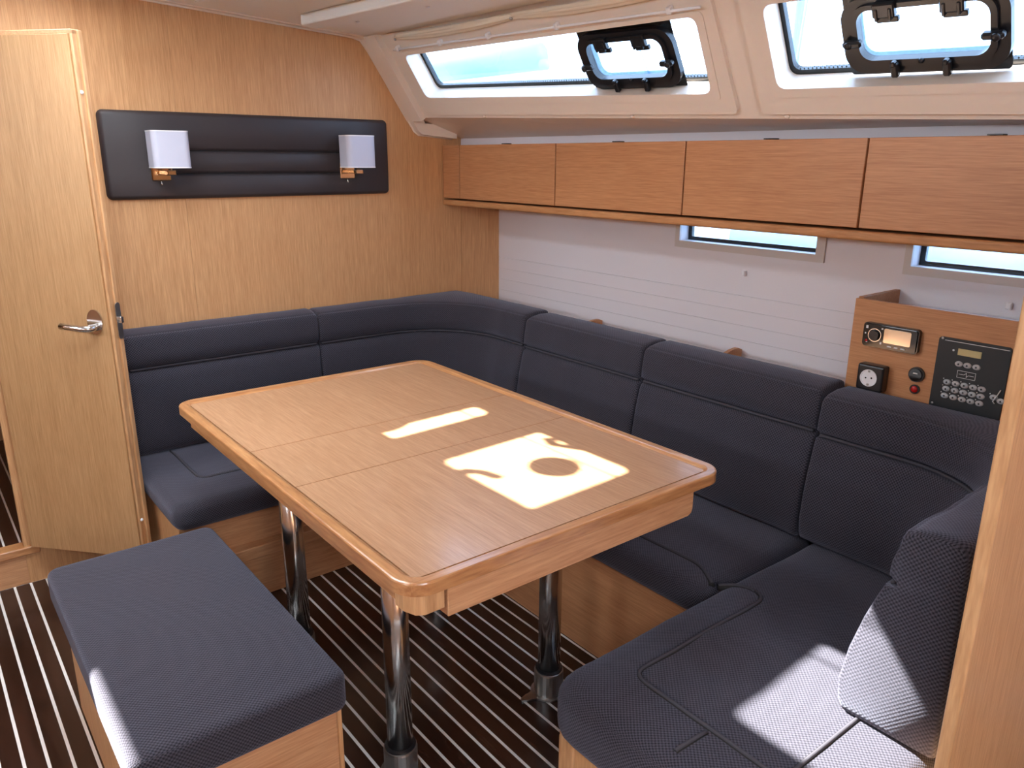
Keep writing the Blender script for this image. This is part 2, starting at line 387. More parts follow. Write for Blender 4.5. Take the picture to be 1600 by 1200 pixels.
def coach_window(nm, Wd, hu0, hu1, hv0, hv1, cap):
    win = mk(nm, bm_plate(grow(Wd, .02, .02, .02, .02), [rpoly(grow(Wd, -.012, -.002, -.013, .002), .025)], -.074, -.0565, Ms), 'frit', kind='structure')
    mk('pane', bm_plate(grow(Wd, .005, .005, .005, .005), [rrect(hu0+.03, hu1-.012, hv0+.03, hv1-.012, .03)], -.064, -.060, Ms), 'glass', win)
    # dotted border
    dots = bmesh.new()
    wu0, wu1, wv0 = Wd[0][0], Wd[1][0], (Wd[0][1]+Wd[1][1])/2; nu = int((wu1-wu0)/.0118)
    for i in range(nu):
        for r_, dv_ in ((.0030, .0165), (.0018, .0225)):
            c = wu0+.02+i*.0118; vv = Wd[0][1]+(Wd[1][1]-Wd[0][1])*(c-wu0)/(wu1-wu0)+dv_
            c = c+(.006 if r_ < .002 else 0)
            if c < wu1-.02:
                v4 = [dots.verts.new(at(c+r_*a_, vv+r_*b_, -.0555)) for a_, b_ in ((-1, 0), (0, -1), (1, 0), (0, 1))]; dots.faces.new(v4)
    mk('border_dots', dots, 'frit', win, kind='stuff')
    # opening portlight
    hf = mk('portlight_frame', bm_plate(rrect(hu0, hu1, hv0, hv1, .055, 8), [rrect(hu0+.040, hu1-.036, hv0+.037, hv1-.024, .035, 8)], -.032, -.012, Ms), 'black', win)
    bmx = bm_plate(rrect(hu0+.026, hu1-.024, hv0+.022, hv1-.014, .042, 8), [rrect(hu0+.042, hu1-.038, hv0+.039, hv1-.026, .033, 8)], -.012, -.004, Ms)
    mk('inner_rim', bmx, 'black', hf)
    mk('frame_border', bm_plate(rrect(hu0+.0, hu1-.004, hv0-.012, hv1+.05, .01), [rrect(hu0+.04, hu1+.006-.04, hv0+.03, hv1-.016, .04)], -.0340, -.0322, Ms), 'frit', hf)
    mk('portlight_pane', bm_plate(rrect(hu0+.04, hu1-.04, hv0+.03, hv1-.022), [], -.030, -.027, Ms), 'glass', hf)
    L_ = hu1-hu0
    for fr in (.30, .70):
        c = hu0+L_*fr
        b = bm_box(c-.026, c+.026, hv1-.044, hv1-.010, -.012, .006, .003); 
        merge(b, bm_box(c-.022, c+.030, hv1-.060, hv1-.046, -.016, -.004, .002))
        merge(b, bm_box(c-.02, c-.012, hv1-.05, hv1-.02, -.004, .009, .002)); merge(b, bm_box(c+.012, c+.02, hv1-.05, hv1-.02, -.004, .009, .002))
        bmesh.ops.transform(b, matrix=Ms, verts=b.verts); mk('hinge', b, 'black', hf)
    for fr in (.34, .66):
        c = hu0+L_*fr
        b = bm_box(c-.009, c+.009, hv0-.002, hv0+.036, -.006, .012, .004); merge(b, bm_box(c-.006, c+.006, hv0+.028, hv0+.042, .0, .016, .003))
        bmesh.ops.transform(b, matrix=Ms, verts=b.verts); mk('latch', b, 'black', hf)
    for c, s in ((hu0+.03, -1), (hu1-.03, 1)):
        b = bm_box(c-.024, c+.024, (hv0+hv1)/2-.016, (hv0+hv1)/2+.001, -.008, .012, .005)
        merge(b, bm_dome((c+.008*s, (hv0+hv1)/2-.008, .012), .010, (0, 0, 1), .006))
        bmesh.ops.transform(b, matrix=Ms, verts=b.verts); mk('latch', b, 'black', hf)
    mk('stop_button', bm_dome(at((hu0+hu1)/2, hv0+.034, -.004), .007, sw, .008), 'black', hf)
    return win
coach_window('window_1', W1, 1.010, 1.392, .102, .290, 1)
coach_window('window_2', W2, 1.908, 2.284, .121, .313, 1)

# ---- hull lining with low windows
Mh = frame((HX, 0, 0), (0, 1, 0), (0, 0, 1), (1, 0, 0))
HW1 = (1.416, 1.998, 1.248, 1.336); HW2 = (.50, 1.098, 1.242, 1.336)
hull = mk('wall_starboard', bm_plate(rrect(.3, BY+.0, 1.07, 1.66), [rrect(*HW1), rrect(*HW2)], 0, .045, Mh), 'hull', kind='structure')
zz = 1.0685
while zz > .72:
    mk('board', bm_box(HX-.0005, HX+.02, .3, BY, zz-.0543, zz, .0007), 'hull', hull); zz -= .0552
mk('lower_panel', bm_box(HX+.004, HX+.03, -1.55, BY, 0, zz, 0), 'hull', hull)
mk('aft_panel', bm_box(HX+.004, HX+.03, -1.55, .3, zz, 1.66, 0), 'hull', hull)
for n_, Wd in (('window_3', HW1), ('window_4', HW2)):
    win = mk(n_, bm_plate(rrect(Wd[0]-.032, Wd[1]+.022, Wd[2]-.026, Wd[3]+.002, .001), [rrect(*Wd, .0005)], -.009, -.0005, Mh), 'wtrim', kind='structure')
    mk('seal', bm_plate(rrect(Wd[0]-.01, Wd[1]+.01, Wd[2]-.01, Wd[3]+.01), [rrect(Wd[0]+.003, Wd[1]-.016, Wd[2]+.014, Wd[3]-.01, .006)], .046, .06, Mh), 'frit', win)
    mk('pane', bm_plate(rrect(Wd[0]-.005, Wd[1]+.005, Wd[2]-.005, Wd[3]+.005), [], .0601, .064, Mh), 'glass', win)
    portal((HX+.08, (Wd[0]+Wd[1])/2, (Wd[2]+Wd[3])/2), (-1, 0, 0), Wd[1]-Wd[0], Wd[3]-Wd[2])
for px, py in ((1164, 426), (1577, 477)):
    q = onx(px, py, HX); b = bm_box(HX-.006, HX, q.y-.010, q.y+.010, q.z-.012, q.z+.010, .003)
    merge(b, bm_box(HX-.018, HX-.005, q.y-.011, q.y-.006, q.z-.012, q.z+.008, .002)); 
    mk('hook', b, 'white', hull)

# ---- trim bead along the bulkhead and headliner parts
prof = [(-.2, 2.115), (.30, 2.115), (.887, 2.083), (1.66, 2.036), (1.70, 2.026), (1.735, 1.985), (1.952, 1.668), (1.972, 1.654), (2.16, 1.640)]
def offset(pr, d):
    out = []
    for i, p in enumerate(pr):
        a = Vector(pr[max(0, i-1)]); c = Vector(pr[min(len(pr)-1, i+1)]); t = (c-a).normalized(); n = Vector((t.y, -t.x)); out.append((p[0]-n.x*d, p[1]-n.y*d))
    return out
outer_ = offset(prof, .05)
mk('trim_1', bm_plate(prof+outer_[::-1], [], .0, .042, Mxz), 'gel', kind='structure')
mk('trim_2', bm_tube([(p[0], BY-.004, p[1]) for p in prof], .005, 8), 'gel', smooth=True, kind='structure')
def cz(x): return CZ0+(CZ1-CZ0)*x/CX1
def slab(name, pts, t0, t1, mat, parent):
    b = bmesh.new()
    lo = [b.verts.new((x, y, cz(x)-t0)) for x, y in pts]; hi = [b.verts.new((x, y, cz(x)-t1)) for x, y in pts]
    n = len(pts); b.faces.new(lo); b.faces.new(hi[::-1])
    for i in range(n): b.faces.new((lo[i], lo[(i+1) % n], hi[(i+1) % n], hi[i]))
    bmesh.ops.bevel(b, geom=b.edges[:], offset=.006, segments=2, profile=.5, affect='EDGES')
    return mk(name, b, mat, parent)
slab('headliner_panel', [(1.41, 2.98), (1.655, 3.02), (1.79-.02, .3), (1.66, .3)], .0, .014, 'ceil', ceil)
slab('headliner_beam', [(1.33, 2.93), (1.40, 2.95), (1.655, .3), (1.56, .3)], .0, .040, 'ceil', ceil)
slab('headliner_panel', [(.98, 3.02), (1.31, 2.90), (1.50, .3), (.98, .3)], .0, .012, 'ceil', ceil)
for px, py in ((559, 36), (668, 12)):
    q = onz(px, py, cz(1.6)-.014); mk('screw_cap', bm_dome((q.x, q.y, cz(q.x)-.0145), .008, (0, 0, -1), .006), 'white', ceil)

# ---- hatches over the saloon
def hatch(nm, R, label, extras):
    a, b_, c, d = R; z = .0
    h = thing('deck_hatch', Mc @ Vector(((a+b_)/2, (c+d)/2, 0)), label, 'hatch')
    mk('rim', bm_plate(rrect(a-.05, b_+.05, c-.05, d+.05, .05), [rrect(a, b_, c, d, .03)], -.001, .012, Mc), 'wtrim', h)
    mk('pane', bm_plate(rrect(a-.02, b_+.02, c-.02, d+.02), [], -.045, -.036, Mc), 'hatchglass', h)
    bx = bm_box(b_-.085, b_-.0815, c, d, -.030, -.022, 0); bmesh.ops.transform(bx, matrix=Mc, verts=bx.verts); mk('stay_bar', bx, 'black', h)
    for (pts, r) in extras.get('handles', []):
        t = bm_tube([Mc @ Vector((p[0], p[1], -.012)) for p in pts], r, 8); mk('handle', t, 'black', h, smooth=True)
    for (cx_, cy_, r) in extras.get('discs', []):
        mk('vent_disc', bm_plate(ellipse(cx_, cy_, r, r, 32), [], -.034, -.018, Mc), 'black', h)
    return h
hatch('m', HATCH['mid'], 'saloon deck hatch with a round vent disc, middle of the row above the table',
      dict(handles=[([(.275, 2.53), (.31, 2.535), (.335, 2.50), (.345, 2.455)], .017), ([(.675, 2.43), (.645, 2.47), (.615, 2.53), (.635, 2.575)], .015)], discs=[(.498, 2.425, .065)]))
hatch('f', HATCH['fore'], 'narrow deck hatch strip overhead next to the forward bulkhead', dict(handles=[([(.275, 2.93), (.305, 2.925), (.34, 2.93), (.37, 2.945)], .015)]))
hatch('a', HATCH['aft'], 'clear deck hatch without a disc, farthest from the forward bulkhead', dict(handles=[([(.54, 2.14), (.55, 2.11), (.58, 2.105), (.60, 2.14)], .012)]))

# ---- curtain and rod over the long window
rl = onslope(615, 78, .03); rr = onslope(1094, 11, .03)
rod = thing('curtain_rail', at(rl.x, rl.y, .03), 'thin white curtain rail running along the top of the long coachroof window', 'curtain rail')
mk('rail', bm_tube([at(rl.x+(rr.x-rl.x)*t/10, rl.y+(rr.y-rl.y)*t/10, .03) for t in range(11)], .0042, 8), 'white', rod, smooth=True)
for t in (.02, .21, .40, .63, .93):
    u = rl.x+(rr.x-rl.x)*t; v = rl.y+(rr.y-rl.y)*t
    b = bm_box(u-.008, u+.008, v-.008, v+.012, .0145, .036, .003); bmesh.ops.transform(b, matrix=Ms, verts=b.verts); mk('glider', b, 'white', rod)
cur = thing('curtain', at(rl.x, rl.y+.03, .03), 'cream curtain gathered up and folded above the long coachroof window', 'curtain')
us = [onslope(622, 68, .03), onslope(803, 37, .03), onslope(1083, -8, .03)]
for s0, s1 in zip(us, us[1:]):
    bm = bmesh.new(); rings = []; n = 40; m_ = 26
    for i in range(n+1):
        t = i/n; u = s0.x+(s1.x-s0.x)*t; vm = s0.y+(s1.y-s0.y)*t
        hgt = .008+.007*math.sin(math.pi*t)**.7; sag = -.014*math.sin(math.pi*t)
        row = []
        for j in range(m_):
            a = 2*math.pi*j/m_
            fold = 1+.22*math.sin(5*a+3*t)+.10*math.sin(9*a-5*t)
            row.append(bm.verts.new(at(u, vm+.024+sag*.6+hgt*math.sin(a)*fold, .026+.008*math.cos(a)*fold)))
        rings.append(row)
    for p_, q_ in zip(rings, rings[1:]):
        for j in range(m_): bm.faces.new((p_[j], p_[(j+1) % m_], q_[(j+1) % m_], q_[j]))
    bm.faces.new(rings[0][::-1]); bm.faces.new(rings[-1])
    mk('gathered_fabric', bm, 'curtain', cur, smooth=True)
for s in us: mk('snap_stud', bm_dome(at(s.x, s.y+.02, .033), .006, sw, .006), 'steel', cur)

# ---- aft partition with solid oak edge
PXE = 1.306
part = mk('wall_partition', bm_box(PXE+.0085, 2.43, .398, .4185, 0, 1.60, .001), 'bulk', kind='structure')
mk('edge_trim', bm_box(PXE, PXE+.0083, .3965, .4205, 0, 1.60, .004, 3), 'solid_z', part, smooth=False)

# ================================================================== DOOR
d1 = onz(39, 858, .141); d2 = onz(127, 867, .141)
dv = (d2-d1).normalized(); dn = Vector((0, 0, 1)).cross(dv)            # dn: away from the viewer
if dn.dot(Vector((0, 1, 0))) < 0: dn = -dn
Md = frame(Vector((d1.x, d1.y, 0)), dv, (0, 0, 1), -dn)               # u along the leaf, v up, w toward the viewer
DW = .484
dtop = 1.905
door = thing('door_leaf', (d1.x, d1.y, .141), 'light oak veneer door standing open beside the doorway, chrome lever handle', 'door')
b = bm_box(.03, DW, .154, dtop, -.016, 0, .001); bmesh.ops.transform(b, matrix=Md, verts=b.verts); leafo = mk('leaf', b, 'door', door)
b = bm_box(DW, DW+.010, .141, dtop+.010, -.046, -.006, .002); merge(b, bm_box(DW-.002, DW+.016, .141, dtop+.014, -.046, -.028, .002))
bmesh.ops.transform(b, matrix=Md, verts=b.verts); mk('edge_lipping', b, 'solid_z', door)
b = bm_box(.055, DW+.010, dtop, dtop+.014, -.046, -.006, .002); bmesh.ops.transform(b, matrix=Md, verts=b.verts); mk('top_lipping', b, 'panel_x', door)
b = bm_box(.06, DW, .154, dtop, -.046, -.0165, .001); bmesh.ops.transform(b, matrix=Md, verts=b.verts); mk('back_leaf', b, 'door', door)
hu, hz = .438, 1.023
hand = mk('rose', bm_plate(ellipse(hu, hz, .028, .042, 32), [], .0005, .006, Md), 'chrome', door)
t = bm_tube([Md @ Vector(p) for p in ((hu+.006, hz-.016, .006), (hu+.006, hz-.016, .03), (hu+.002, hz-.016, .042), (hu-.02, hz-.016, .046), (hu-.045, hz-.014, .046), (hu-.075, hz-.012, .044), (hu-.100, hz-.011, .041))], lambda s: .0125-.002*s, 12)
mk('lever', t, 'chrome', hand, smooth=True)
b = bm_plate(rrect(-.012, .012, hz-.062, hz+.062, .0115), [], 0, .0022, frame(Md @ Vector((DW+.016, 0, -.033)), dn, (0, 0, 1), dv))
lp = mk('latch_plate', b, 'steel', door)
b = bm_box(DW+.016, DW+.028, hz-.008, hz+.014, -.043, -.028, .002); bmesh.ops.transform(b, matrix=Md, verts=b.verts); mk('latch_bolt', b, 'chrome', lp)
for z in (1.74, .30): mk('bumper', bm_dome(Md @ Vector((DW+.0105, z, -.014)), .006, dv, .006), 'white', door)

# ================================================================== WALL PANEL AND LAMPS
px0, px1, pz0, pz1 = .648, 1.808, 1.398, 1.712
pan = thing('wall_cushion_panel', ((px0+px1)/2, BY, pz0), 'dark brown leatherette upholstered panel on the oak bulkhead', 'wall panel')
g1, g2 = 1.574, 1.490; gx0, gx1 = .885, 1.615; yb = BY-.001
bm = bmesh.new(); T = .022
zs = sorted(set([pz0, pz0+.003, pz0+.008, pz0+.016, pz1-.016, pz1-.008, pz1-.003, pz1]+[g+dz for g in (g1, g2) for dz in (-.012, -.005, -.002, 0, .002, .005, .012)]))
xs = sorted(set([px0, px0+.003, px0+.008, px0+.016, px1-.016, px1-.008, px1-.003, px1, gx0-.012, gx0-.004, gx0, gx1, gx1+.004, gx1+.012]+[gx0+(gx1-gx0)*i/6 for i in range(1, 6)]))
vg = {}
for i, x in enumerate(xs):
    for j, z in enumerate(zs):
        e = min(x-px0, px1-x, z-pz0, pz1-z); d = T*min(1, math.sqrt(max(0, min(1, e/.016)*(2-min(1, e/.016)))))
        if e <= 0: d = .004
        if gx0 <= x <= gx1:
            for g in (g1, g2):
                q = abs(z-g)
                if q < .012: d -= .012*(1-q/.012)**1.6
        RR = .022; qx = min(max(x, px0+RR), px1-RR); qz = min(max(z, pz0+RR), pz1-RR); dd = Vector((x-qx, z-qz))
        if abs(dd.x) > 1e-9 and abs(dd.y) > 1e-9: dd = dd.normalized()*max(abs(dd.x), abs(dd.y))
        vg[i, j] = bm.verts.new((qx+dd.x, yb-d, qz+dd.y))
for i in range(len(xs)-1):
    for j in range(len(zs)-1): bm.faces.new((vg[i, j], vg[i+1, j], vg[i+1, j+1], vg[i, j+1]))
mk('cushion', bm, 'leather', pan, smooth=True)
mk('backing', bm_plate(rrect(px0+.0005, px1-.0005, pz0+.0005, pz1-.0005, .021), [], .0002, .0045, Mxz), 'groove', pan)
for g in (g1, g2): mk('stitched_groove', bm_tube([(gx0, BY-.0125, g), (gx1, BY-.0125, g)], .0022, 6), 'groove', pan)

def rshade(x0, x1, y0, y1, r, n=6):
    # front (low y) corners rounded
    out = [(x1, y1), (x0, y1)]
    for cx_, a in ((x0+r, 180), (x1-r, 270)):
        for k in range(n+1):
            t = math.radians(a+90*k/n); out.append((cx_+r*math.cos(t), y0+r+r*math.sin(t)))
    return out
def lamp(x0, label):
    x1 = x0+.130; y0, y1, z0, z1 = 3.03, 3.112, 1.515, 1.641
    t = thing('wall_lamp', (x0+.045, BY-.022, 1.47), label, 'wall lamp', )
    sh = mk('lamp_shade', bm_plate(rshade(x0, x1, y0, y1, .022), [rshade(x0+.003, x1-.003, y0+.003, y1-.003, .019)], z0, z1), 'shade', t)
    for z in (z0, z1): mk('shade_rim', bm_plate(rshade(x0-.0006, x1+.0006, y0-.0006, y1+.0006, .022), [rshade(x0+.0036, x1-.0036, y0+.0036, y1-.0036, .019)], z-.003, z+.001), 'white', sh)
    y_w = BY-.022
    b = bm_box(x0+.014, x0+.082, y_w-.008, y_w+.002, 1.466, 1.534, .003)
    wp = mk('wall_plate', b, 'tinted_chrome', t)
    mk('arm', bm_box(x0+.050, x0+.066, 3.065, y_w-.006, 1.488, 1.503, .002), 'tinted_chrome', t)
    mk('socket_block', bm_box(x0+.046, x0+.078, 3.055, 3.087, 1.486, 1.504, .003), 'tinted_chrome', t)
    mk('stem', bm_tube([(x0+.062, 3.071, 1.500), (x0+.062, 3.071, 1.545)], .007, 10), 'tinted_chrome', t, smooth=True)
    mk('bulb', bm_lathe([(.008, 1.54), (.016, 1.555), (.02, 1.58), (.016, 1.6), (.004, 1.612)], x0+.062, 3.071, 16), 'white', t, smooth=True)
    mk('switch', bm_tube([(x0+.044, y_w-.006, 1.468), (x0+.043, y_w-.016, 1.450)], .0028, 8), 'chrome', wp, smooth=True)
    return t
lamp(.790, 'wall lamp with square white shade nearer the open door, on the dark panel')
lamp(1.550, 'wall lamp with square white shade nearer the hull side, on the dark panel')

# ================================================================== OVERHEAD LOCKERS
LX = 2.10; LZ0, LZ1 = 1.371, 1.610
ys = [3.162, 3.026, 2.367, 1.725, 1.1075, .49]
lab = ['narrow oak filler locker front against the forward bulkhead', 'oak overhead locker beside the narrow filler front', 'oak overhead locker, second full-width one from the bulkhead',
       'oak overhead locker above the nearer low hull window', 'oak overhead locker above the radio console']
lab[3] = 'oak overhead locker above the low hull window facing the table'
for i in range(5):
    ya, yc = ys[i+1]+.003, ys[i]-.003
    t = thing('overhead_locker', (2.2, (ya+yc)/2, LZ0), lab[i], 'locker', 'overhead lockers along the hull')
    mk('carcass', bm_box(LX+.020, 2.20, ys[i+1]+.0006, ys[i]-.0006, LZ0-.0, LZ1-.002, 0), 'lock', t)
    d = mk('door', bm_box(LX, LX+.018, ya, yc, LZ0+.002, LZ1, .0015), 'lock', t)
    if i >= 1:
        for fr in ((.5,) if i < 3 else (.5,)):
            yy = ya+(yc-ya)*fr; mk('hinge', bm_box(LX+.002, LX+.03, yy-.018, yy+.018, LZ1+.0005, LZ1+.004, .001), 'black', t)
rail = mk('locker_rail', bm_box(LX-.004, HX-.012, .49, 3.162, 1.339, 1.3655, .008, 4), 'rail'); tag(rail, 'long rounded solid oak rail running under the overhead lockers', 'rail')

# ================================================================== SETTEE
# bases
sb = thing('settee_base', (1.3, 2.6, 0), 'oak settee base against the forward bulkhead, with a stepped rail', 'settee base')
mk('front_panel', bm_box(.62, BASE_X-.005, 2.572, 2.59, .21, .340, .001), 'panel_x', sb)
mk('toe_rail', bm_box(.62, BASE_X-.005, 2.522, 2.59, .166, .212, .003), 'panel_x', sb)
mk('kick_panel', bm_box(.62, BASE_X-.005, 2.545, 2.565, .001, .166, .001), 'panel_x', sb)
mk('end_panel', bm_box(.602, .620, 2.55, 3.155, .001, .340, .001), 'bulk', sb)
mk('seat_board', bm_box(.602, BASE_X-.005, 2.54, 3.155, .3405, .3455, .001), 'panel_x', sb)
sb = thing('settee_base', (1.9, 1.8, 0), 'oak settee base along the hull side behind the table legs', 'settee base')
mk('front_panel', bm_box(BASE_X, BASE_X+.018, 1.118, 3.155, .001, .340, .001), 'lock', sb)
mk('seat_board', bm_box(BASE_X, 2.2, 1.118, 3.155, .3405, .3455, .001), 'lock', sb)
sb = thing('settee_base', (1.4, .8, 0), 'oak settee base of the short seat beside the partition', 'settee base')
mk('front_panel', bm_box(1.045, 2.2, 1.072, 1.088, .001, .290, .001), 'panel_x', sb)
mk('end_panel', bm_box(1.012, 1.03, .45, 1.035, .001, .290, .001), 'bulk', sb)
mk('corner_post', bm_box(1.010, 1.05, 1.035, 1.09, .001, .290, .008, 3), 'solid_z', sb)
mk('seat_board', bm_box(1.012, 2.2, .45, 1.088, .2905, .2945, .001), 'panel_x', sb)

def cushion_bm(x0, x1, y0, y1, z0, z1, r=.035, R=.05, step=.03, crown=.006, wr=.0025, seed=0.0):
    """upholstered block: rounded box with a slightly crowned, wrinkled top"""
    nx = max(4, int((x1-x0)/step)); ny = max(4, int((y1-y0)/step)); nz = 8
    bm = bmesh.new(); cache = {}
    ulay = bm.loops.layers.uv.new('UVMap')
    def lin(a, b, n):
        # denser near the ends
        e = [a+(b-a)*k/n for k in range(n+1)]
        for q in (.004, .011, .02, .03): e += [a+q, b-q]
        e = sorted(e); o = [e[0]]
        for v in e[1:]:
            if v-o[-1] > .0035: o.append(v)
        o[-1] = b; return o
    X, Y, Z = lin(x0, x1, nx), lin(y0, y1, ny), lin(z0, z1, nz)
    def shape(p):
        x, y, z = p
        # plan corners
        cx_, cy_ = min(max(x, x0+R), x1-R), min(max(y, y0+R), y1-R)
        d = Vector((x-cx_, y-cy_)); 
        if abs(d.x) > 1e-9 and abs(d.y) > 1e-9:
            m = max(abs(d.x), abs(d.y)); d = d.normalized()*m
        x, y = cx_+d.x, cy_+d.y
        # edge rounding against the plan-rounded solid
        def plan_d(x, y):
            ax = abs(x-(x0+x1)/2)-((x1-x0)/2-R); ay = abs(y-(y0+y1)/2)-((y1-y0)/2-R)
            return R-(math.hypot(max(ax, 0), max(ay, 0))+min(max(ax, ay), 0))
        pd = plan_d(x, y)
        zt = min(z1-z, z-z0)
        if pd < r and zt < r:
            a, b = r-pd, r-zt; m = max(a, b); l = math.hypot(a, b)
            if l > 1e-9:
                a2, b2 = a*m/l, b*m/l
                # move inwards in plan
                c = Vector(((x0+x1)/2, (y0+y1)/2)); g = Vector((plan_d(x+.001, y)-plan_d(x-.001, y), plan_d(x, y+.001)-plan_d(x, y-.001)))
                if g.length > 1e-9:
                    g.normalize(); x += g.x*(a-a2); y += g.y*(a-a2)
                z = (z1-r+b2) if z > (z0+z1)/2 else (z0+r-b2)
        tt = (z-z0)/(z1-z0)
        n = noise.noise(Vector((x*6+seed, y*6, seed)))+.5*noise.noise(Vector((x*17, y*17+seed, 3)))
        ed = min(1, max(0, pd)/.12)
        z += (crown*ed*(1 if tt > .5 else 0))+wr*n*tt
        return (x, y, z)
    def vert(i, j, k):
        if (i, j, k) not in cache: cache[i, j, k] = bm.verts.new(shape((X[i], Y[j], Z[k])))
        return cache[i, j, k]
    def quad(idx, uvf):
        vs_ = [vert(*t) for t in idx]
        try: f = bm.faces.new(vs_)
        except ValueError: return
        for l, t in zip(f.loops, idx): l[ulay].uv = uvf(t)
    I, J, K = len(X)-1, len(Y)-1, len(Z)-1
    for i in range(I):
        for j in range(J):
            quad([(i, j, K), (i+1, j, K), (i+1, j+1, K), (i, j+1, K)], lambda t: (X[t[0]], Y[t[1]]))
            quad([(i, j, 0), (i, j+1, 0), (i+1, j+1, 0), (i+1, j, 0)], lambda t: (X[t[0]], Y[t[1]]))
        for k in range(K):
            quad([(i, 0, k), (i+1, 0, k), (i+1, 0, k+1), (i, 0, k+1)], lambda t: (X[t[0]], Z[t[2]]))
            quad([(i, J, k), (i, J, k+1), (i+1, J, k+1), (i+1, J, k)], lambda t: (X[t[0]], Z[t[2]]))
    for j in range(J):
        for k in range(K):
            quad([(0, j, k), (0, j, k+1), (0, j+1, k+1), (0, j+1, k)], lambda t: (Y[t[1]], Z[t[2]]))
            quad([(I, j, k), (I, j+1, k), (I, j+1, k+1), (I, j, k+1)], lambda t: (Y[t[1]], Z[t[2]]))
    return bm
def rounded_path(pts, r, n=5):
    out = []
    for i, p in enumerate(pts):
        p = Vector(p)
        if 0 < i < len(pts)-1:
            a = (Vector(pts[i-1])-p).normalized(); c = (Vector(pts[i+1])-p).normalized()
            for k in range(n+1):
                t = k/n; q0 = p+a*r; q1 = p+c*r; out.append(q0*(1-t)**2+p*2*t*(1-t)+q1*t*t)
        else: out.append(p)
    return out
def densify(pts, step=.03):
    o = [Vector(pts[0])]
    for a, b in zip(pts, pts[1:]):
        a, b = Vector(a), Vector(b); n = max(1, int((b-a).length/step))
        for k in range(1, n+1): o.append(a+(b-a)*k/n)
    return o
def top_z(x, y, z1, seed, crown=.006, wr=.0025, pd=.1):
    n = noise.noise(Vector((x*6+seed, y*6, seed)))+.5*noise.noise(Vector((x*17, y*17+seed, 3)))
    return z1+crown*min(1, pd/.12)+wr*n
def piping(parent, pts, z1, seed, r=.0042, rad=.04, bounds=None):
    pp = densify(rounded_path([(p[0], p[1]) for p in pts], rad), .02)
    q = []
    for p in pp:
        pd = .12
        if bounds: x0, x1, y0, y1 = bounds; pd = max(0, min(p.x-x0, x1-p.x, p.y-y0, y1-p.y))
        q.append((p.x, p.y, top_z(p.x, p.y, z1, seed, pd=pd)-.0005))
    mk('seam', bm_tube([(a_, b_, c_-.0060) for a_, b_, c_ in q], .0092, 8), 'groove', parent, smooth=True)
    return mk('piping', bm_tube([(a_, b_, c_+.0022) for a_, b_, c_ in q], r, 8), 'fabric_pipe', parent, smooth=True)
def seat(name, x0, x1, y0, y1, z0, z1, label, seed, pipes, cat='seat cushion', **kw):
    t = thing(name, ((x0+x1)/2, (y0+y1)/2, z0), label, cat)
    mk('cover', cushion_bm(x0, x1, y0, y1, z0, z1, seed=seed, **kw), 'fabric', t, smooth=True)
    for p in pipes: piping(t, p, z1, seed, bounds=(x0, x1, y0, y1))
    return t
SZ = .444
seat('seat_cushion', .582, 1.525, 2.498, 3.120, .347, SZ, 'charcoal seat cushion against the forward bulkhead beside the door', 1.3, [[(.728, 3.05), (.728, 2.69), (1.50, 2.69)]])
seat('seat_cushion', 1.545, 2.110, 1.114, 3.05, .347, SZ, 'charcoal seat cushion along the hull side next to the table', 4.1, [[(1.645, 3.0), (1.645, 1.20), (1.60, 1.125)]])
seat('seat_cushion', .975, 2.140, .452, 1.110, .296, SZ, 'charcoal seat cushion patched with sunlight beside the partition', 7.7,
     [[(1.60, 1.105), (1.655, 1.06), (1.642, .985), (1.135, .985), (1.120, .46)], [(1.03, .775), (1.116, .768)], [(1.122, .602), (1.40, .600)]], R=.09, r=.05, wr=.0045)

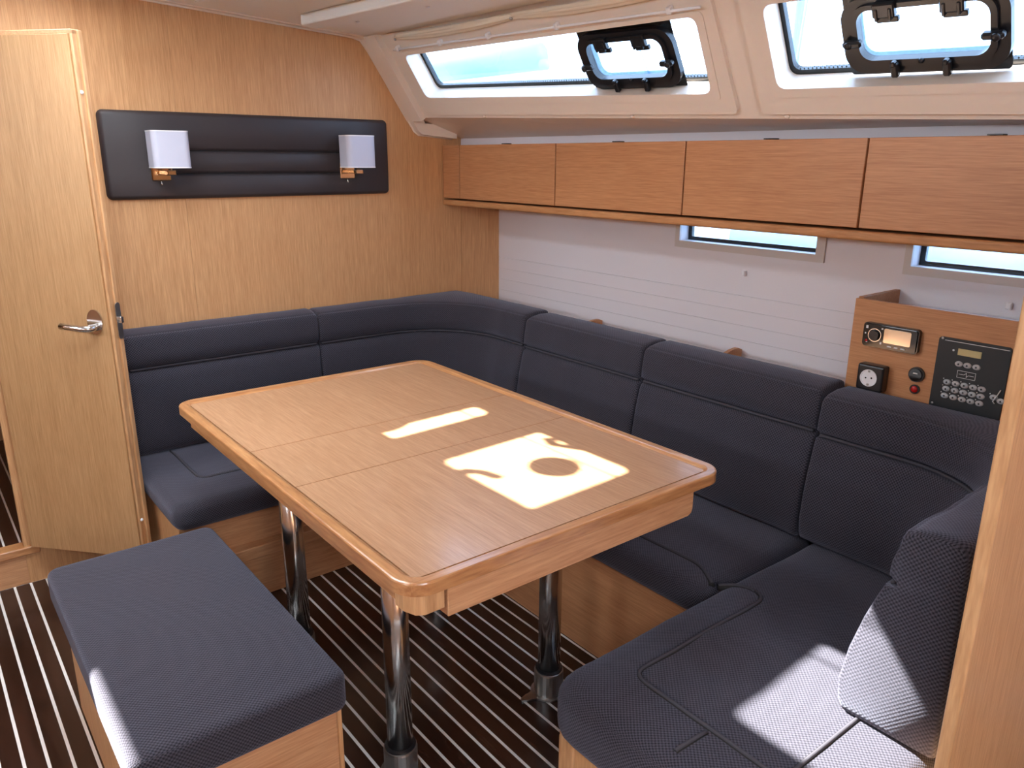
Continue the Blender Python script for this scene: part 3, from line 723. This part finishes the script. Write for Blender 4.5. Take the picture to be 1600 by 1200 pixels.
# back cushions swept along a plan path
def back_cushion(label, path, rec, T, zt=.917, zb=.4535, seed=0., wrinkle=.003, off=(1, 0), corner=0, back=None):
    """path: list of (x, y) along the top front edge; outward side (to the wall) is to the left of travel * side"""
    pts = densify([Vector(p) for p in path], .03)
    # distance
    S = [0.]
    for a, b in zip(pts, pts[1:]): S.append(S[-1]+(b-a).length)
    tot = S[-1]
    def prof(rc, T_):
        dz = zt-.917
        P_ = [(-rc*.98, zb), (-rc-.010, zb+.02), (-rc*.95-.018, .52), (-rc*.75-.021, .60), (-rc*.5-.020, .68), (-rc*.32-.016, .735), (-rc*.24-.010, .768), (-rc*.21+.006, .7755+dz*.5), (-rc*.20+.013, .783+dz*.5), (-rc*.18+.006, .7905+dz*.5), (-rc*.15-.012, .799+dz*.5),
              (-rc*.08-.016, .83+dz*.7), (-.013, .865+dz), (-.010, .888+dz), (-.005, .900+dz), (.001, .905+dz), (.004, .9035+dz), (.008, .9075+dz), (.020, .912+dz), (T_*.5, .919+dz), (T_-.020, .918+dz), (T_-.006, .913+dz), (T_, .900+dz), (T_, .8), (T_, .65), (T_, zb)]
        return P_
    bm = bmesh.new(); ul = bm.loops.layers.uv.new('UVMap'); rings = []; pip = []
    # extra samples at ends
    samples = []
    for d in (0, .003, .008, .016): samples.append(d)
    samples += [s for s in S if .02 < s < tot-.02]
    for d in (.016, .008, .003, 0): samples.append(tot-d)
    def at_s(s):
        for i in range(len(S)-1):
            if s <= S[i+1]+1e-9: t = (s-S[i])/(S[i+1]-S[i]); return pts[i].lerp(pts[i+1], t), i
        return pts[-1], len(S)-2
    def tang(s):
        a, _ = at_s(max(0, s-.03)); b, _ = at_s(min(tot, s+.03)); return (b-a).normalized()
    arcs = None
    for s in samples:
        p, i = at_s(s); t = tang(s); n = Vector((-t.y, t.x))*off[0]
        f = s/tot; rc = rec[0]+(rec[1]-rec[0])*f; T_ = T[0]+(T[1]-T[0])*f
        if back:
            ds = []
            if abs(n.x) > 1e-4 and (back[0]-p.x)/n.x > 0: ds.append((back[0]-p.x)/n.x)
            if abs(n.y) > 1e-4 and (back[1]-p.y)/n.y > 0: ds.append((back[1]-p.y)/n.y)
            T_ = min(ds)
        pr = prof(rc, T_)
        e = min(s, tot-s); shr = .010*(1-math.sqrt(max(0, 1-(1-min(1, e/.016))**2)))
        cxo = sum(q[0] for q in pr)/len(pr); row = []; ps = []
        for o_, z_ in pr:
            dirv = Vector((cxo-o_, (zt+zb)/2-z_)); 
            m = max(abs(dirv.x)/ (T_*.5), abs(dirv.y)/((zt-zb)/2))
            oo = o_+(shr if o_ < cxo else -shr)*min(1, abs(dirv.x)/(T_*.4)); zz_ = z_-(shr if z_ > zt-.04 else 0)
            wn = wrinkle*(noise.noise(Vector((s*9+seed, z_*4, seed)))+.6*noise.noise(Vector((s*30, z_*5+seed, 1))))
            if corner: wn += corner*math.exp(-((f-.5)/.22)**2)*noise.noise(Vector((s*38, z_*3, seed+5)))
            q = p+n*(oo-(wn if o_ < T_*.5 else 0))
            row.append(bm.verts.new((q.x, q.y, zz_+ (wn*.5 if z_ > .88 else 0)))); 
        q = p+n*(pr[8][0]-.012); pip.append((q.x, q.y, pr[8][1]))
        rings.append((s, row))
    pr0 = prof(rec[0], T[0]); arc = [0.]
    for a, b in zip(pr0, pr0[1:]): arc.append(arc[-1]+math.hypot(b[0]-a[0], b[1]-a[1]))
    m = len(pr0)
    for (sa, A_), (sb_, B_) in zip(rings, rings[1:]):
        for k in range(m):
            k2 = (k+1) % m
            fc_ = bm.faces.new((A_[k], B_[k], B_[k2], A_[k2]))
            for l, uvv in zip(fc_.loops, ((sa, arc[k]), (sb_, arc[k]), (sb_, arc[k2] if k2 else arc[-1]+.1), (sa, arc[k2] if k2 else arc[-1]+.1))): l[ul].uv = uvv
    for (s, R_), flip in ((rings[0], 1), (rings[-1], 0)):
        fc_ = bm.faces.new(R_[::-1] if flip else R_)
        for l in fc_.loops:
            c = l.vert.co; l[ul].uv = (c.x+c.y, c.z)
    c0 = pts[len(pts)//2]
    th = thing('back_cushion', (c0.x, c0.y, zb), label, 'back cushion')
    mk('cover', bm, 'fabric', th, smooth=True)
    mk('piping', bm_tube(pip[2:-2], .0048, 8), 'fabric_pipe', th, smooth=True)
    return th
def arc_path(p0, corner, p1, r, n=10):
    c = Vector(corner); a = (Vector(p0)-c).normalized(); b = (Vector(p1)-c).normalized()
    o = c+a*r+b*r; out = [Vector(p0)]
    for k in range(n+1):
        t = k/n*math.pi/2; out.append(o-b*r*math.cos(t)-a*r*math.sin(t))
    out.append(Vector(p1)); return out
FY, FX = 3.050, 2.058
back_cushion('charcoal back cushion on the forward bulkhead beside the open door', [(.615, FY), (1.373, FY)], (.0, .0), (.112, .112), zt=.926, seed=2.2)
back_cushion('curved charcoal back cushion wrapping the corner of bulkhead and hull', arc_path((1.379, FY), (FX, FY), (FX, 2.488), .36), (.0, .05), (.112, .135), zt=.924, seed=3.3, corner=.010, back=(FX+.137, FY+.112))
back_cushion('shorter charcoal back cushion along the hull, touching the curved corner one', [(FX, 2.480), (FX, 1.822)], (.05, .05), (.137, .137), seed=5.1)
back_cushion('longer charcoal back cushion along the hull, ending at the radio console', [(FX, 1.814), (FX, 1.128)], (.05, .05), (.137, .137), seed=6.4)
back_cushion('curved charcoal back cushion below the radio console, turning along the partition', arc_path((FX-.005, 1.119), (FX-.005, .560), (1.385, .560), .30), (.05, .08), (.137, .112), zt=.905, zb=.459, seed=8.8, corner=.005, back=(FX+.135, .448))

# shelf behind the back cushions
sh = thing('side_shelf', (2.32, 1.9, .78), 'low oak shelf with upright dividers behind the back cushions', 'shelf')
mk('shelf_board', bm_box(2.21, HX-.012, 1.16, 3.15, .780, .796, .001), 'lock', sh)
for px, py in ((937, 500), (1155, 545)):
    q = onx(px, py, HX-.03)
    b = bm_plate([(HX-.24+.02, .7965), (HX-.012, .7965), (HX-.012, q.z-.004), (HX-.035, q.z+.004), (HX-.07, q.z+.002), (HX-.22, .84)], [], 0, .016, frame((0, q.y+.016, 0), (1, 0, 0), (0, 0, 1), (0, -1, 0)))
    mk('divider', b, 'lock', sh)

# ================================================================== OTTOMAN
ot = thing('bench_stool', (.415, 1.84, 0), 'rectangular charcoal upholstered bench stool on an oak box base', 'stool')
mk('cushion', cushion_bm(.186, .640, 1.376, 2.305, .356, .452, r=.019, R=.032, seed=11., crown=.004, wr=.0012), 'fabric', ot, smooth=True)
mk('end_panel', bm_box(.225, .612, 1.392, 1.410, .001, .357, .002), 'panel_x', ot)
mk('end_panel', bm_box(.225, .612, 2.262, 2.280, .001, .357, .002), 'panel_x', ot)
mk('side_panel', bm_box(.213, .2245, 1.392, 2.280, .001, .357, .002), 'bulk', ot)
mk('side_panel', bm_box(.6125, .624, 1.392, 2.280, .001, .357, .002), 'bulk', ot)

# ================================================================== TABLE
TX0, TX1, TY0, TY1, TZ = .624, 1.556, 1.080, 2.503, .8035
tb = thing('dining_table', (1.09, 1.79, 0), 'large oak saloon table with rounded corners and raised edge on steel legs', 'table')
RW = .036; CR = .062
SE1, SE2 = 1.942, 1.651
inn = (TX0+RW, TX1-RW, TY0+RW, TY1-RW); ir = .03
for a, c in ((inn[2], SE2-.0006), (SE2+.0006, SE1-.0006), (SE1+.0006, inn[3])):
    mk('tabletop_panel', bm_box(inn[0]+.0008, inn[1]-.0008, a+.0008, c-.0008, TZ-.026, TZ-.006, .0006), 'tabletop', tb)
# raised edge in four mitred rails
def ring_part(sel, mat, nm='edge_rail'):
    bm = bmesh.new()
    n = 8
    prof_ = [(0, TZ-.0275), (0, TZ-.004), (.0015, TZ-.0012), (.005, TZ), (RW-.012, TZ), (RW-.008, TZ-.0015), (RW-.002, TZ-.0058), (RW, TZ-.0065), (RW, TZ-.0275)]
    def corner_pts(cx_, cy_, a0, a1, d):
        r = max(.001, CR-d*.95)
        return [(cx_+r*math.cos(math.radians(a0+(a1-a0)*k/n)), cy_+r*math.sin(math.radians(a0+(a1-a0)*k/n))) for k in range(n+1)]
    cs = {'bl': (TX0+CR, TY0+CR), 'br': (TX1-CR, TY0+CR), 'tr': (TX1-CR, TY1-CR), 'tl': (TX0+CR, TY1-CR)}
    seqs = {'left': [('tl', 135, 180), ('bl', 180, 225)], 'front': [('bl', 225, 270), ('br', 270, 315)], 'right': [('br', 315, 360), ('tr', 0, 45)], 'back': [('tr', 45, 90), ('tl', 90, 135)]}
    rows = []
    for d, z in prof_:
        row = []
        for cn, a0, a1 in seqs[sel]: row += corner_pts(*cs[cn], a0, a1, d)
        rows.append([bm.verts.new((p[0], p[1], z)) for p in row])
    m = len(rows)
    for i in range(m):
        A_, B_ = rows[i], rows[(i+1) % m]
        for k in range(len(A_)-1): bm.faces.new((A_[k], A_[k+1], B_[k+1], B_[k]))
    bm.faces.new([r[0] for r in rows]); bm.faces.new([r[-1] for r in rows][::-1])
    return mk(nm, bm, mat, tb)
ring_part('left', 'solid_y'); ring_part('right', 'solid_y'); ring_part('front', 'solid_x'); ring_part('back', 'solid_x')
mk('corner_infill', bm_plate(rrect(TX0+.02, TX1-.02, TY0+.02, TY1-.02, .045), [], TZ-.0285, TZ-.0265), 'tabletop', tb)
mk('underframe', bm_box(.672, 1.50, 1.13, 2.40, .738, TZ-.029, .002), 'solid_y', tb)
mk('side_apron', bm_box(.640, .6715, 1.155, 2.40, .742, TZ-.029, .003), 'solid_y', tb)
mk('side_apron', bm_box(1.5005, 1.53, 1.155, 2.40, .742, TZ-.029, .003), 'solid_y', tb)
mk('corner_block', bm_plate([(.640, 1.155), (.640, 1.125), (.650, 1.098), (.665, 1.088), (.708, 1.088), (.708, 1.1295), (.672, 1.1295), (.672, 1.155)][::-1], [], .734, TZ-.029), 'solid_z', tb)
b = bm_plate([(.714, .7735), (.714, .7125), (1.420, .7125), (1.432, .718), (1.436, .730), (1.436, .7735)], [], 0, .0445, frame((0, 1.129, 0), (1, 0, 0), (0, 0, 1), (0, -1, 0)))
bmesh.ops.bevel(b, geom=[e for e in b.edges if len(e.link_faces) == 2 and e.calc_face_angle(0) > .6], offset=.0015, segments=1, affect='EDGES')
mk('drawer_front', b, 'panel_x', tb)
for i, (lx, ly) in enumerate(((.825, 1.492), (.825, 2.115), (1.339, 1.492), (1.339, 2.115))):
    leg = mk('leg', bm_lathe([(.033, .02), (.033, .738)], lx, ly, 32), 'chrome', tb, smooth=False)
    for p_ in leg.data.polygons: p_.use_smooth = len(p_.vertices) == 4
    mk('collar', bm_lathe([(.044, .0065), (.044, .075), (.043, .080), (.040, .082), (.0365, .082)], lx, ly, 28), 'steel', leg)
    mk('gasket', bm_lathe([(.0338, .082), (.041, .0825), (.041, .086), (.0335, .0885)], lx, ly, 24), 'black', leg)
    fl = [(lx+(.054+.044*max(0, math.cos(3*(a-.9)))**5.0)*math.cos(a), ly+(.054+.044*max(0, math.cos(3*(a-.9)))**5.0)*math.sin(a)) for a in [2*math.pi*k/60 for k in range(60)]]
    f_ = mk('foot_flange', bm_plate(fl, [], .0005, .006), 'steel', leg)

# ================================================================== CONSOLE WITH INSTRUMENTS
CX = 2.20
def K(u, v): return 1310+u/5.455, 440+v/5.455            # helper: console detail coordinates
def C(u, v, x=CX): q = onx(*K(u, v), x); return q.y, q.z
cy, ctop = C(150, 140)
con = thing('console_cabinet', (2.3, .8, .5), 'oak console box holding the radio, wall socket and switch panel', 'console')
mk('front_panel', bm_box(CX, CX+.016, .442, cy, .46, ctop, .001), 'lock', con)
mk('side_panel', bm_box(CX+.0165, HX-.002, cy-.016, cy, .46, ctop+.004, .001), 'lock', con)
mk('inner_shelf', bm_box(CX+.0165, HX-.012, .442, cy-.0165, ctop-.06, ctop-.045, .001), 'hull', con)
Mk_ = frame((CX, 0, 0), (0, 1, 0), (0, 0, 1), (-1, 0, 0))     # (y, z, out of the panel)
# radio
y1_, zt_ = C(245, 350); y0_, _ = C(705, 510); _, zb_ = C(480, 580); _, zt_ = C(480, 372)
rad = thing('radio', (CX, (y0_+y1_)/2, zb_), 'black marine radio with round knob and reflective display', 'radio')
b = bm_plate(rrect(y0_, y1_, zb_, zt_, .010), [], .0005, .020, Mk_)
bmesh.ops.bevel(b, geom=[e for e in b.edges if e.calc_face_angle(0) > 1.2 and all(abs(v.co.x-(CX-.020)) < 1e-4 for v in e.verts)], offset=.004, segments=2, affect='EDGES')
mk('face', b, 'gloss', rad)
W_ = y1_-y0_; Hh = zt_-zb_
ky, kz = y1_-W_*.235, zb_+Hh*.52
mk('knob_ring', bm_plate(ellipse(ky, kz, .0195, .0195, 32), [ellipse(ky, kz, .0172, .0172, 32)], .0205, .0225, Mk_), 'chrome', rad)
mk('knob', bm_plate(ellipse(ky, kz, .014, .014, 28), [], .0205, .030, Mk_), 'black', rad)
mk('display', bm_plate(rrect(y0_+W_*.12, y0_+W_*.60, zb_+Hh*.27, zt_-Hh*.14, .004), [], .0202, .0212, Mk_), 'screen', rad)
for fy, fz, wy, wz in ((.08, .82, .003, .004), (.10, .2, .002, .002), (.36, .83, .0022, .0022), (.36, .22, .0025, .003), (.52, .14, .006, .0018), (.64, .14, .005, .0018), (.76, .14, .006, .0018), (.06, .55, .0018, .0018)):
    c0, c1 = y1_-W_*fy, zb_+Hh*fz
    mk('marking', bm_box(CX-.0212, CX-.0203, c0-wy, c0+wy, c1-wz, c1+wz, 0), 'print_', rad)
mk('eject_button', bm_dome((CX-.0203, y1_-W_*.09, zb_+Hh*.24), .0042, (-1, 0, 0), .002), 'red', rad)
# schuko socket
sy1, _ = C(205, 800); sy0, _ = C(395, 850); _, szt = C(300, 690); _, szb = C(300, 900)
so_ = thing('wall_socket', (CX, (sy0+sy1)/2, szb), 'black surface-mounted mains socket with white round insert', 'socket')
mk('housing', bm_box(CX-.036, CX-.0005, sy0-.010, sy1, szb-.004, szt, .006, 3), 'black', so_)
scy, scz = (sy0+sy1)/2-.003, (szb+szt)/2-.002
ins = mk('insert', bm_plate(ellipse(scy, scz, .0250, .0250, 36), [ellipse(scy, scz, .0225, .0225, 36)], .0362, .0390, Mk_), 'white', so_)
mk('socket_well', bm_plate(ellipse(scy, scz, .0222, .0222, 36), [], .0362, .0368, Mk_), 'white', ins)
for dy in (.0085, -.0085): mk('pin_hole', bm_plate(ellipse(scy+dy, scz-.001*dy/.0085, .0026, .0026, 12), [], .0369, .0374, Mk_), 'groove', ins)
for s in (-1, 1): mk('earth_clip', bm_box(CX-.0395, CX-.0369, scy-.003, scy+.003, scz+s*.020-.003, scz+s*.020+.003, .0005), 'steel', ins)
# 12 V outlet and red indicator
oy, oz = C(672, 790); o_ = thing('power_outlet', (CX, oy, oz-.02), 'round black twelve-volt outlet with cap beside the mains socket', 'outlet')
mk('ring', bm_plate(ellipse(oy, oz, .0215, .0215, 32), [], .0005, .008, Mk_), 'black', o_)
mk('cap', bm_plate(ellipse(oy, oz, .0170, .0170, 32), [], .0081, .013, Mk_), 'gloss', o_)
mk('marking', bm_box(CX-.0138, CX-.0131, oy-.006, oy+.006, oz+.003, oz+.0065, 0), 'print_', o_)
ry, rz = C(653, 915); o_ = thing('indicator_light', (CX, ry, rz-.01), 'small red indicator button under the black outlet', 'indicator')
mk('bezel', bm_plate(ellipse(ry, rz, .0135, .0135, 28), [], .0005, .005, Mk_), 'black', o_)
mk('lens', bm_dome((CX-.0051, ry, rz), .0095, (-1, 0, 0), .005), 'red', o_)
# switch panel
ay1, az1 = C(870, 462); ay0, _ = C(1466, 700); _, az0 = C(778, 1045)
az0 -= .004
swp = thing('switch_panel', (CX, (ay0+ay1)/2, az0), 'black control panel with rows of silver push buttons and small display', 'control panel')
mk('plate', bm_plate(rrect(ay0, ay1, az0, az1, .008), [], .0005, .005, Mk_), 'blackm', swp)
mk('trim_line', bm_box(CX-.0058, CX-.0051, ay0+.004, ay1-.016, az1-.0085, az1-.0070, 0), 'print_', swp)
def item(u, v): return C(u, v, CX-.005)
for u, v in ((890, 480), (798, 1032)): yy, zz = item(u, v); mk('screw', bm_dome((CX-.0051, yy, zz), .0035, (-1, 0, 0), .0015), 'steel', swp)
yy, zz = item(982, 585); mk('indicator_led', bm_dome((CX-.0051, yy, zz), .0028, (-1, 0, 0), .002), 'white', swp)
ya, za = item(1020, 600); yc, zc = item(1222, 628)
mk('display', bm_box(CX-.007, CX-.0051, yc, ya, (za+zc)/2-.009, (za+zc)/2+.009, .0005), 'lcd', swp)
btn = [(1028, 702), (1100, 717), (1178, 732)]
for r0 in ((927, 855, 1222, 918), (918, 912, 1212, 980), (905, 970, 1200, 1040)):
    for k in range(5): btn.append((r0[0]+(r0[2]-r0[0])*k/4, r0[1]+(r0[3]-r0[1])*k/4))
btn += [(1325, 988), (1385, 1022)]
bo = None
for i, (u, v) in enumerate(btn):
    yy, zz = item(u, v)
    if bo is None:
        bo = mk('push_button', bm_dome((0, 0, 0), (.0105, .0078), (-1, 0, 0), .005), 'grey', swp); bo2 = bo
        md = bm_dome((-.0046, 0, 0), .0026, (-1, 0, 0), .0012); bo_c = md
        me_c = bpy.data.meshes.new('button_centre'); md.to_mesh(me_c); md.free(); me_c.materials.append(M['blackm'])
    else:
        bo2 = bpy.data.objects.new('push_button', bo.data); COL.objects.link(bo2); bo2.parent = swp; bo2.matrix_parent_inverse = bo.matrix_parent_inverse
    bo2.location = (CX-.0051, yy, zz)
    cc = bpy.data.objects.new('button_centre', me_c); COL.objects.link(cc); cc.parent = bo2
    if i >= 3: mk('marking', bm_box(CX-.0056, CX-.0051, yy+.009, yy+.0115, zz+.007, zz+.0095, 0), 'print_', swp)
# pulse emblem in a rectangle
ya, za = item(1015, 775); yc, zc = item(1165, 825); zm = (za+zc)/2; hh = .0095; slope_ = 0
lw = .00055
pts = [(ya, zm+hh), (yc, zm+hh), (yc, zm-hh), (ya, zm-hh)]
em = bmesh.new()
def stroke(bm, pl, closed=False):
    n = len(pl)
    for i in range(n if closed else n-1):
        a, c = Vector(pl[i]), Vector(pl[(i+1) % n]); t = (c-a).normalized(); nn = Vector((-t.y, t.x))*lw
        v_ = [bm.verts.new((CX-.0055, p.x, p.y)) for p in (a+nn-t*lw, c+nn+t*lw, c-nn+t*lw, a-nn-t*lw)]; bm.faces.new(v_)
stroke(em, pts, True)
ymid = (ya+yc)/2
stroke(em, [(ya-.004, zm), (ymid+.006, zm), (ymid+.0035, zm+.002), (ymid, zm+.0058), (ymid-.0008, zm-.0058), (ymid-.003, zm-.002), (ymid-.006, zm), (yc+.004, zm)])
mk('emblem', em, 'print_', swp)
cab = mk('key_cord', bm_tube([(CX-.012, C(1400, 920)[0], C(1400, 920)[1]), (CX-.013, C(1370, 965)[0], C(1370, 965)[1]), (CX-.012, C(1330, 1015)[0], C(1330, 1015)[1]), (CX-.012, C(1345, 1035)[0], C(1345, 1035)[1])], .0014, 6), 'print_', swp, smooth=True)

# ================================================================== OUTSIDE
wat = mk('water', bm_box(-60, 60, -60, 60, -1.5, -.45, 0), 'water', kind='structure')
# neighbouring boat, a few metres off
def hull_bm(L_, Wd_, z0, z1):
    bm = bmesh.new(); rows = []
    for i in range(13):
        t = i/12; w_ = Wd_/2*min(1, 1.75*math.sin(math.pi*min(.93, .12+.88*(1-t)))**.7) if t < .98 else .03
        y = -L_/2+L_*t; s_ = z1+.25*(t-.3)**2
        rows.append([bm.verts.new(p) for p in ((-w_, y, s_), (-w_*.8, y, (z0+s_)/2), (-w_*.3, y, z0), (w_*.3, y, z0), (w_*.8, y, (z0+s_)/2), (w_, y, s_))])
    for A_, B_ in zip(rows, rows[1:]):
        for k in range(6): bm.faces.new((A_[k], A_[(k+1) % 6], B_[(k+1) % 6], B_[k]))
    bm.faces.new(rows[0]); bm.faces.new(rows[-1][::-1]); return bm
def yacht(loc, rz, label):
    t = thing('sailing_yacht', (0, 0, 0), label, 'yacht', 'yachts moored outside the windows')
    mk('hull', hull_bm(11, 3.6, -.6, 1.1), 'white', t, smooth=True)
    mk('cabin', bm_box(-1.1, 1.1, -1.6, 2.6, 1.1, 1.62, .12, 3), 'white', t)
    mk('sprayhood', bm_box(-1.2, 1.2, -2.6, -1.55, 1.35, 2.25, .25, 4), 'boat', t)
    mk('mast', bm_tube([(0, 1.6, 1.6), (0, 1.6, 15)], .09, 10), 'alu', t, smooth=True)
    bo_ = mk('boom', bm_tube([(0, 1.5, 2.6), (0, -3.2, 2.75)], .07, 10), 'alu', t, smooth=True)
    mk('sail_cover', bm_tube([(0, 1.4, 2.85), (0, -1, 2.84), (0, -3.1, 2.86)], .17, 10), 'boat', bo_, smooth=True)
    for x_, y_ in ((-1.7, 1.3), (1.7, 1.3), (0, 5.4), (0, -5.4)): mk('shroud', bm_tube([(x_, y_, 1.2), (0, 1.6, 14.8)], .012, 6), 'alu', t)
    t.location = loc; t.rotation_euler = (0, 0, rz); return t
yacht((6.4, 11.4, 0), .25, 'white sailing yacht seen through the forward end of the long coachroof window')
yacht((15.5, 8.5, .1), -.1, 'white sailing yacht seen through the opening portlight of the long window')
sd = thing('rigging_wire', (2.9, 1.75, 1.9), 'thin slanting rigging wire outside the shorter coachroof window', 'rigging wire')
q0 = Vector((0, 0, H))+ray(1261, 0)*(3.1/ray(1261, 0).x); q1 = Vector((0, 0, H))+ray(1240, 128)*(2.95/ray(1240, 128).x)
mk('wire', bm_tube([q1+(q1-q0)*.6, q0+(q0-q1)*6], .006, 8), 'alu', sd, smooth=True)
mk('turnbuckle', bm_tube([q1+(q1-q0)*.6, q1+(q1-q0)*.1], .012, 8), 'steel', sd, smooth=True)
